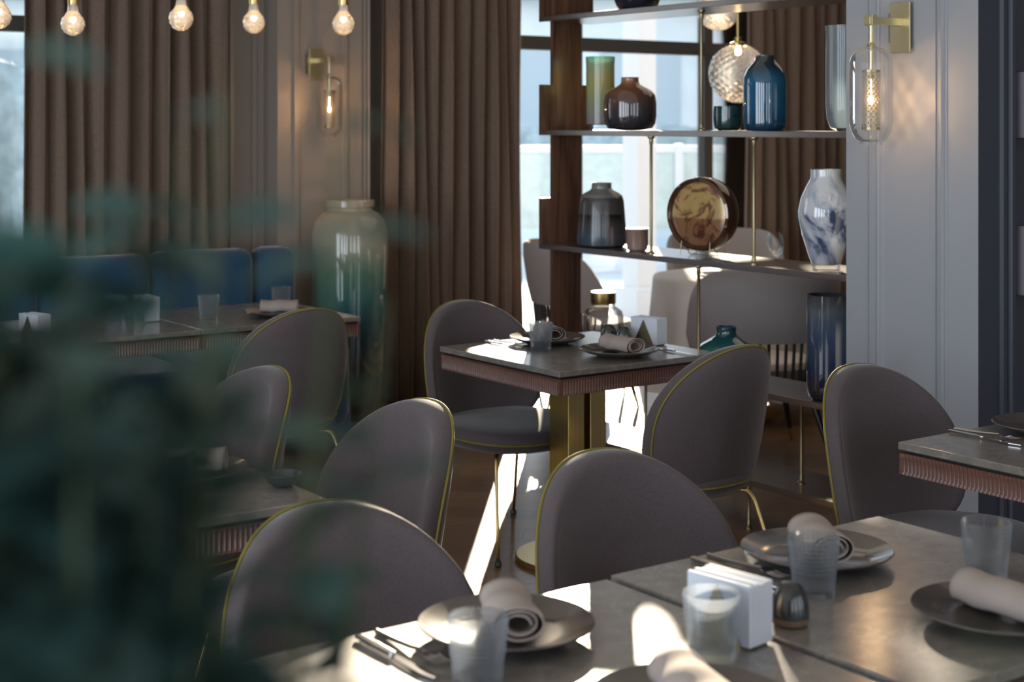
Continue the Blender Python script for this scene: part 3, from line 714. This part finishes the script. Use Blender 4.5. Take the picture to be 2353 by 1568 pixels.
# ================================================================== wall lamps
bulbm = simple('warm_filament', (1, .7, .4), .5, emis=25, ecol=(1, .62, .28))
def make_sconce():
    """local +x points away from the wall"""
    root = empty('wall_lamp', label='x', cat='lamp')
    a = M(); a.box(.012, .020, -.042, .042, -.085, .085); a.build('wall_plate', MT['pale_brass'], root, ang=0, bevel=.001)
    a = M(); a.box(0, .012, -.055, .02, -.05, .05); a.build('mount', MT['old_brass'], root, ang=0)
    a = M(); a.box(.02, .180, -.010, .010, .005, .030); a.box(.150, .178, -.018, .018, .002, .036); a.build('arm', MT['pale_brass'], root, ang=0, bevel=.001)
    X = .163
    a = M(); a.lathe([(0, -.15), (.006, -.15), (.006, .005), (0, .005)], 16, (X, 0, 0))
    a.lathe([(0, -.068), (.012, -.068), (.014, -.064), (.010, -.058), (.010, -.052), (0, -.052)], 24, (X, 0, 0)); a.build('stem', MT['pale_brass'], root)
    R_ = .071; prof = [(.012, -.068)]
    for k in range(1, 13):
        t = k/12*PI/2; prof.append((.012+(R_-.012)*math.sin(t), -.068-.060*(1-math.cos(t))))
    prof += [(R_, -.20), (R_, -.31)]
    for k in range(1, 9):
        t = k/8*PI/2*.62; prof.append((R_*math.cos(t)**.8, -.31-.075*math.sin(t)/math.sin(PI/2*.62)*.95))
    prof += [(.038, -.384), (.037, -.394), (.0355, -.394)]
    a = M(); a.lathe(prof, 56, (X, 0, 0)); a.f = [f for f in a.f if len(f) == 4]
    g = a.build('glass_shade', MT['clear'], root, ang=40, fix=False)
    # perforated brass cylinder
    a = M(); n, rows, r0 = 14, 21, .0300; z1, z0 = -.145, -.345; dz = (z1-z0)/rows; da = 2*PI/n
    for j in range(rows):
        for i in range(n):
            ca = (i+.5*(j % 2))*da; cz = z0+(j+.5)*dz; vs = []
            for k in range(8):
                t = PI/4*k+PI/8
                ex, ez = math.cos(t), math.sin(t); mm_ = max(abs(ex), abs(ez))
                vs.append((ca+ex/mm_*da/2, cz+ez/mm_*dz/2))
            hole = .42 if 0 < j < rows-1 else .02
            for k in range(8):
                t = PI/4*k+PI/8; vs.append((ca+math.cos(t)*da*hole*.92, cz+math.sin(t)*dz*hole*1.02))
            a.add([(X+r0*math.cos(p), r0*math.sin(p), z) for p, z in vs], [(k, (k+1) % 8, 8+(k+1) % 8, 8+k) for k in range(8)])
    a.build('perforated_cylinder', MT['old_brass'], root, ang=0, fix=False)
    a = M(); a.lathe([(0, -.15), (.009, -.15), (.009, -.175), (0, -.175)], 16, (X, 0, 0)); a.build('socket', MT['old_brass'], root)
    a = M(); a.lathe([(0, -.262), (.005, -.258), (.0075, -.25), (.006, -.24), (.002, -.232), (.0015, -.18), (0, -.176)], 16, (X, 0, 0)); a.build('bulb', bulbm, root)
    return root
sp_ = make_sconce()
def lamp_light(loc, power, r=.006):
    d = bpy.data.lights.new('lamp_glow', 'POINT'); o = bpy.data.objects.new('lamp_glow', d); COL.objects.link(o)
    d.energy = power; d.color = (1, .60, .30); d.shadow_soft_size = r; o.location = loc
place(sp_, True, (4.12, 3.46, 1.885), PI, 'large wall lamp with a capsule glass shade on the grey pilaster at right', 'brass wall lamps with capsule glass')
place(sp_, False, (4.035, 7.44, 1.885), -PI/2, 'small distant wall lamp with a capsule glass shade above the floor vase', 'brass wall lamps with capsule glass')
lamp_light((4.12-.163, 3.46-.0085, 1.885-.245), 2.6); lamp_light((4.035, 7.44-.163-.009, 1.885-.245), 4)

# ================================================================== pendants
def faceted(a, c, r, nz, na, tw=12):
    rings = []
    for j in range(nz+1):
        t = PI*j/nz; rg = []
        for i in range(na):     # diamond cut: two crossing spirals of shallow grooves
            ph = 2*PI*(i+.5*(j % 2))/na; q = abs(math.sin(tw*ph/2+t*tw*.8))*abs(math.sin(tw*ph/2-t*tw*.8))
            rk = r*(.955+.045*q); rg.append((c[0]+rk*math.sin(t)*math.cos(ph), c[1]+rk*math.sin(t)*math.sin(ph), c[2]+rk*math.cos(t)))
        rings.append(rg)
    vs = [p for rg in rings for p in rg]; fs = []
    for j in range(nz):
        for i in range(na):
            k = (i+1) % na
            if j % 2 == 0: fs += [(j*na+i, (j+1)*na+i, j*na+k), (j*na+k, (j+1)*na+i, (j+1)*na+k)]
            else: fs += [(j*na+i, (j+1)*na+i, (j+1)*na+k), (j*na+i, (j+1)*na+k, j*na+k)]
    a.add(vs, fs)
def make_pendant():
    root = empty('pendant_lamp', label='x', cat='lamp')     # origin at bulb centre
    a = M(); a.lathe([(0, .075), (.0195, .075), (.020, .077), (.020, .30), (.018, .303), (0, .303)], 32); a.build('brass_sleeve', MT['brass'], root)
    a = M(); a.tube([(0, 0, .30), (0, 0, 1.12)], .003, 8); a.build('cord', MT['black'], root)
    a = M(); faceted(a, (0, 0, 0), .047, 24, 36, 9); a.lathe([(.030, .036), (.021, .050), (.018, .076)], 24); a.f = [f for f in a.f if len(f) < 5]
    a.build('crystal_bulb', MT['crystal'], root, ang=0, fix=False)
    a = M(); a.lathe([(0, .004), (.010, .012), (.013, .020), (.009, .026), (0, .027)], 16); a.build('filament', bulbm, root)
    return root
pp = make_pendant()
G = 'crystal bulb pendants in a row at upper left'
for i, (x, y, z, lb, k) in enumerate([
 (2.133, 5.897, 1.950, 'leftmost full crystal bulb pendant, above the left curtain edge', 1),
 (2.379, 5.430, 1.955, 'second crystal bulb pendant from the left, in front of the left curtain', 1),
 (2.847, 5.770, 1.977, 'third crystal bulb pendant, before the taupe wall panel', 1),
 (3.096, 5.468, 1.965, 'rightmost crystal bulb pendant, close to the distant wall lamp', 1),
 (1.76, 5.63, 1.95, 'crystal bulb pendant cut by the left border', 1)]):
    o = place(pp, i == 0, (x, y, z), i*.7, lb, G)
    lamp_light((x, y, z+.018), .5, .01)
def globe(x, y, z, r, label):
    root = empty('globe_pendant', (x, y, z), 0, label, 'lamp', 'cut glass globe lamps beyond the shelving')
    a = M(); faceted(a, (0, 0, 0), r, 60, 84, 14); a.build('glass_globe', MT['crystal'], root, ang=0, fix=False)
    a = M(); a.lathe([(0, r-.012), (.04, r-.012), (.042, r+.004), (.018, r+.012), (.018, r+.03), (.008, r+.034), (.008, 3.05-z), (0, 3.05-z)], 28); a.build('brass_stem', MT['brass'], root)
    a = M(); a.lathe([(0, r-.06), (.012, r-.055), (.016, r-.04), (.01, r-.013), (0, r-.012)], 20); a.build('bulb', bulbm, root)
globe(5.48, 5.66, 1.815, .15, 'large cut glass globe lamp behind the blue bottle vase')
globe(5.62, 5.95, 2.165, .115, 'upper cut glass globe lamp cut by the top shelf')

# ================================================================== floor vase, sofa
fv = zramp('cream_to_teal_glaze', [(0, (.015, .02, .02)), (.12, (.05, .04, .02)), (.22, (.02, .04, .045)), (.42, (.02, .06, .085)), (.55, (.05, .17, .17)), (.68, (.13, .25, .18)), (.80, (.45, .44, .34)), (1, (.55, .46, .34))], 1.16, rough=.08, nz=.06)
item('floor_vase', hollow([(.13, 0), (.15, .02), (.185, .25), (.198, .55), (.205, .85), (.203, .98), (.188, 1.045), (.150, 1.085), (.122, 1.10), (.118, 1.115), (.130, 1.122), (.131, 1.152), (.126, 1.158)], .01), fv,
     (4.10, 7.17, 0), 'tall floor vase glazed from cream to deep teal, standing by the curtain', 'vase', n=80)
def sofa():
    root = empty('sofa', (1.9, 6.9, 0), 0, 'blue upholstered banquette along the far wall behind the plant', 'sofa')
    bf = MT['blue_fab']
    a = M(); a.box(-1.7, 1.82, -.42, .36, .06, .30); a.build('base', bf, root, ang=0, bevel=.03)
    def cushion(nm, cx, cy_, cz, hx, hy, hz, rnd_=.05):
        a = M(); a.box(cx-hx, cx+hx, cy_-hy, cy_+hy, cz-hz, cz+hz); a.build(nm, bf, root, ang=60, bevel=rnd_)
    xs = [1.61-.55*k for k in range(7)]
    for k in range(6):
        cushion('seat_cushion', (xs[k]+xs[k+1])/2, -.05, .375, .27, .37, .075, .045)
        cushion('back_cushion', (xs[k]+xs[k+1])/2, .26, .66, .27, .085, .27, .06)
    cushion('armrest', 1.715, -.08, .33, .10, .38, .24, .09); cushion('wing', 1.735, .26, .62, .105, .095, .31, .06)
sofa()

# ================================================================== far group: armchairs, cloth table
def make_armchair():
    """faces +y"""
    root = empty('armchair', label='x', cat='chair'); arc = math.radians(205)
    def bp(u, v, t):   # u along arc 0..1, v height
        a = -PI/2-arc/2+u*arc; e = abs(u-.5)*2
        top = .90-.30*e**5; bot = .56-.10*e**4; z = bot+v*(top-bot)
        r = .30+t+.05*v*(1-.3*e); return (r*math.cos(a)*1.02, r*math.sin(a), z)
    prof = [(.02, 0), (.028, .25), (.028, .75), (.018, .96), (0, 1.0), (-.018, .96), (-.026, .75), (-.026, .25), (-.02, 0)]
    a = M(); n = 40; k = len(prof)
    vs = [bp(i/n, v, t) for i in range(n+1) for t, v in prof]
    fs = [(i*k+j, i*k+(j+1) % k, (i+1)*k+(j+1) % k, (i+1)*k+j) for i in range(n) for j in range(k)]+[tuple(range(k)), tuple(reversed(range(n*k, (n+1)*k)))]
    a.add(vs, fs); a.build('backrest', MT['light_fab'], root, ang=60)
    a = M()
    for i in range(27):
        an = -PI/2-arc/2+(i+.5)/27*arc; c, s = math.cos(an), math.sin(an)
        a.tube([(.285*c, .285*s, .36), (.305*c, .305*s, .565)], .008, 8)
    a.build('spindles', MT['dark_wood'], root)
    a = M(); a.lathe([(0, .31), (.26, .31), (.295, .33), (.295, .365), (.285, .37), (0, .37)], 40); a.build('seat_frame', MT['dark_wood'], root)
    a = M(); a.lathe([(0, .371), (.255, .371), (.272, .39), (.27, .43), (.24, .455), (0, .462)], 40); a.build('seat_cushion', MT['light_fab'], root)
    for sx_ in (-1, 1):
        for sy_ in (-1, 1):
            p0, p1 = Vector((sx_*.17, sy_*.17, .312)), Vector((sx_*.25, sy_*.25, .0)); q = p0.lerp(p1, .78)
            t = M(); t.tube([p0, q], .019, 12, r1=.0125); lg = t.build('leg', MT['dark_wood'], root)
            t = M(); t.tube([q, p1], .0126, 12, r1=.009); t.build('gold_tip', MT['brass'], lg)
    return root
ap = make_armchair(); GA = 'pale grey barrel armchairs beyond the shelving'
for i, (x, y, fx, fy, lb) in enumerate([
 (5.24, 5.25, .4, .9, 'pale armchair with spindle skirt seen from behind, right of the teal vase'),
 (5.45, 6.84, .82, -.50, 'pale armchair beside the walnut post, next to the curtain'),
 (6.62, 6.95, -.6, -.8, 'pale armchair on the far side of the white table, behind the amber disc')]):
    place(ap, i == 0, (x, y, 0), math.atan2(-fx, fy), lb, GA)
def cloth_table(x, y, R_, label, l2):
    root = empty('round_table', (x, y, 0), 0, label, 'table')
    a = M(); a.lathe([(0, .728), (R_, .728), (R_, .748), (0, .748)], 48); a.build('tabletop', MT['dark_wood'], root)
    a = M(); a.lathe([(0, 0), (.26, 0), (.26, .02), (.04, .04), (.035, .728), (0, .728)], 32); a.build('pedestal', MT['brass'], root)
    a = M(); prof = [(0, .7505), (R_-.02, .7505), (R_+.006, .747), (R_+.014, .73), (R_+.02, .55), (R_+.03, .30), (R_+.035, .14)]
    a.lathe(prof, 160, mod=lambda r, z, an, j: r+(0 if z > .73 else (.745-z)*.07*math.sin(14*an+1.5*math.sin(3*an)))); a.f = [f for f in a.f if len(f) == 4]
    o = a.build('tablecloth', MT['cloth'], ang=60, fix=False, loc=(x, y, 0)); tag(o, l2, 'tablecloth')
cloth_table(5.82, 6.03, .43, 'round table hidden under a white cloth beyond the shelving', 'white tablecloth hanging in folds over the round table beyond the shelving')
def wine_glass(x, y, rz, label):
    root = empty('wine_glass', (x, y, .7512), rz, label, 'glass', 'wine glasses on the white table')
    a = M(); a.lathe([(0, 0), (.036, 0), (.036, .002), (.006, .006), (.004, .02), (.004, .09), (.008, .098), (.030, .115), (.042, .145), (.042, .175), (.034, .215), (.032, .215), (.040, .175), (.040, .146), (.028, .117), (0, .102)], 40)
    a.build('glass_body', MT['clear'], root)
wine_glass(5.97, 5.88, 0, 'wine glass standing right of the brass rod, nearer one'); wine_glass(6.10, 6.02, 1, 'wine glass just behind its neighbour on the white table')
a = M(); a.lathe([(0, 0), (.075, 0), (.12, .012), (.14, .022), (.138, .025), (.1, .012), (0, .007)], 48)
tag(a.build('plate', MT['white'], loc=(5.62, 5.93, .7512)), 'white plate on the cloth-covered table beyond the shelving', 'plate')

# ================================================================== framed niches on the dark wall
red = simple('dark_red_lacquer', (.035, .008, .008), .3); lil = simple('mauve_grey_frame', (.22, .20, .24), .5)
for z0, z1, lb in ((1.515, 1.73, 'upper square niche frame at the right border'), (1.0, 1.225, 'lower square niche frame at the right border')):
    root = empty('wall_niche', (4.303, 3.1545, z0), 0, lb, 'wall shelf', 'mauve framed niches on the dark wall')
    a = M(); W, H_ = .30, z1-z0; t = .018
    for bx in ((0, W, 0, t), (0, W, H_-t, H_), (0, t, t, H_-t), (W-t, W, t, H_-t)): a.box(bx[0], bx[1], -.05, 0, bx[2], bx[3])
    a.build('frame', lil, root, ang=0); a = M(); a.box(t, W-t, -.006, 0, t, H_-t); a.build('back', red, root, ang=0)

# ================================================================== foreground plant
def plant():
    rv = Vector((math.cos(YAW), -math.sin(YAW), 0)); fv_ = Vector((math.sin(YAW), math.cos(YAW), 0))
    pos = rv*-.33+fv_*.55
    root = empty('potted_plant', pos, -YAW, 'tall leafy green plant close to us, blurred across the left of the picture', 'plant')
    a = M(); a.lathe([(0, 0), (.13, 0), (.15, .01), (.19, .38), (.195, .40), (.18, .40), (.17, .36), (0, .36)], 40); a.build('pot', simple('dark_planter', (.03, .03, .033), .5), root)
    a = M(); a.lathe([(0, .361), (.171, .361), (.168, .372), (0, .38)], 24); a.build('soil', simple('soil', (.02, .014, .01), .9), root)
    rnd = random.Random(11); st = M(); lf = M()
    def leaf(p, d, L, W, up):
        d = d.normalized(); s = d.cross(up)
        if s.length < 1e-3: s = Vector((1, 0, 0))
        s.normalize(); n = s.cross(d); n.normalize(); vs = []; K = 6
        for i in range(K+1):
            t = i/K; w_ = W*math.sin(PI*min(1, t*.96+.03))**.8; c = p+d*L*t - n*L*.25*t*t
            vs += [c-s*w_+n*w_*.25, c, c+s*w_+n*w_*.25]
        fs = []
        for i in range(K): fs += [(3*i, 3*i+1, 3*i+4, 3*i+3), (3*i+1, 3*i+2, 3*i+5, 3*i+4)]
        lf.add(vs, fs)
    def stem(p0, p1, bow, nl, z_from, L=(.035, .055), r=.004, wd=.32):
        pts = []
        for i in range(15):
            t = i/14; p = p0.lerp(p1, t)+bow*math.sin(PI*t)*.5; pts.append(p)
        st.tube(pts, r, 6, r1=.0012)
        for k in range(nl):
            t = rnd.uniform(0, 1); i = min(13, int(t*14)); p = pts[i].lerp(pts[i+1], t*14-i)
            if p.z < z_from: continue
            az = rnd.uniform(0, 2*PI); d = Vector((math.cos(az), math.sin(az), rnd.uniform(-.2, .9)))
            ln = rnd.uniform(*L); leaf(p, d, ln, ln*wd, Vector((rnd.uniform(-.5, .5), rnd.uniform(-.5, .5), 1)))
    for k in range(84):
        az = rnd.uniform(0, 2*PI); r0 = .08*math.sqrt(rnd.random()); rr = .228*math.sqrt(rnd.random())
        tip = Vector((rr*math.cos(az), rr*math.sin(az)*.75, 0)); edge = max(0, tip.x)/.27
        tip.z = rnd.uniform(1.45, 1.60)-.09*edge
        stem(Vector((r0*math.cos(az), r0*math.sin(az), .37)), tip, Vector((tip.x*.5, tip.y*.5, 0)), 230, .9, (.026, .042))
    for (tx, ty, tz, nl) in [(.23, -.02, 1.57, 16), (.20, .06, 1.555, 20), (.27, .0, 1.56, 14), (.16, -.04, 1.59, 16), (.28, .06, 1.49, 20), (.10, .02, 1.60, 14), (.25, .1, 1.44, 30), (.0, .1, 1.58, 16)]:
        stem(Vector((.04, 0, .37)), Vector((tx, ty, tz)), Vector((.08, 0, 0)), nl*2, 1.2, (.026, .042))
    # low branch arching past the lens along the bottom right
    stem(Vector((.05, -.05, .37)), Vector((.405, -.31, 1.478)), Vector((.06, -.03, -.06)), 40, 1.30, (.03, .045))
    stem(Vector((.05, -.05, .37)), Vector((.35, -.30, 1.470)), Vector((.06, -.03, -.06)), 40, 1.30, (.03, .045))
    st.build('stems', simple('green_stem', (.05, .07, .03), .7), root)
    gm, nt, b, o = new_mat('waxy_leaf'); n = noise(nt, 12, 3)
    r = ramp(nt, n.outputs[0], [(.3, (.015, .045, .042)), (.7, (.06, .145, .13))]); nt.links.new(r.outputs[0], b.inputs['Base Color'])
    b.inputs['Roughness'].default_value = .6
    tr = nt.nodes.new('ShaderNodeBsdfTranslucent'); tr.inputs[0].default_value = (.04, .12, .07, 1); mx = nt.nodes.new('ShaderNodeMixShader'); mx.inputs[0].default_value = .2
    nt.links.new(b.outputs[0], mx.inputs[1]); nt.links.new(tr.outputs[0], mx.inputs[2]); nt.links.new(mx.outputs[0], o.inputs[0])
    q = lf.build('foliage', gm, root, ang=0, fix=False); q.data.shade_smooth()
plant()
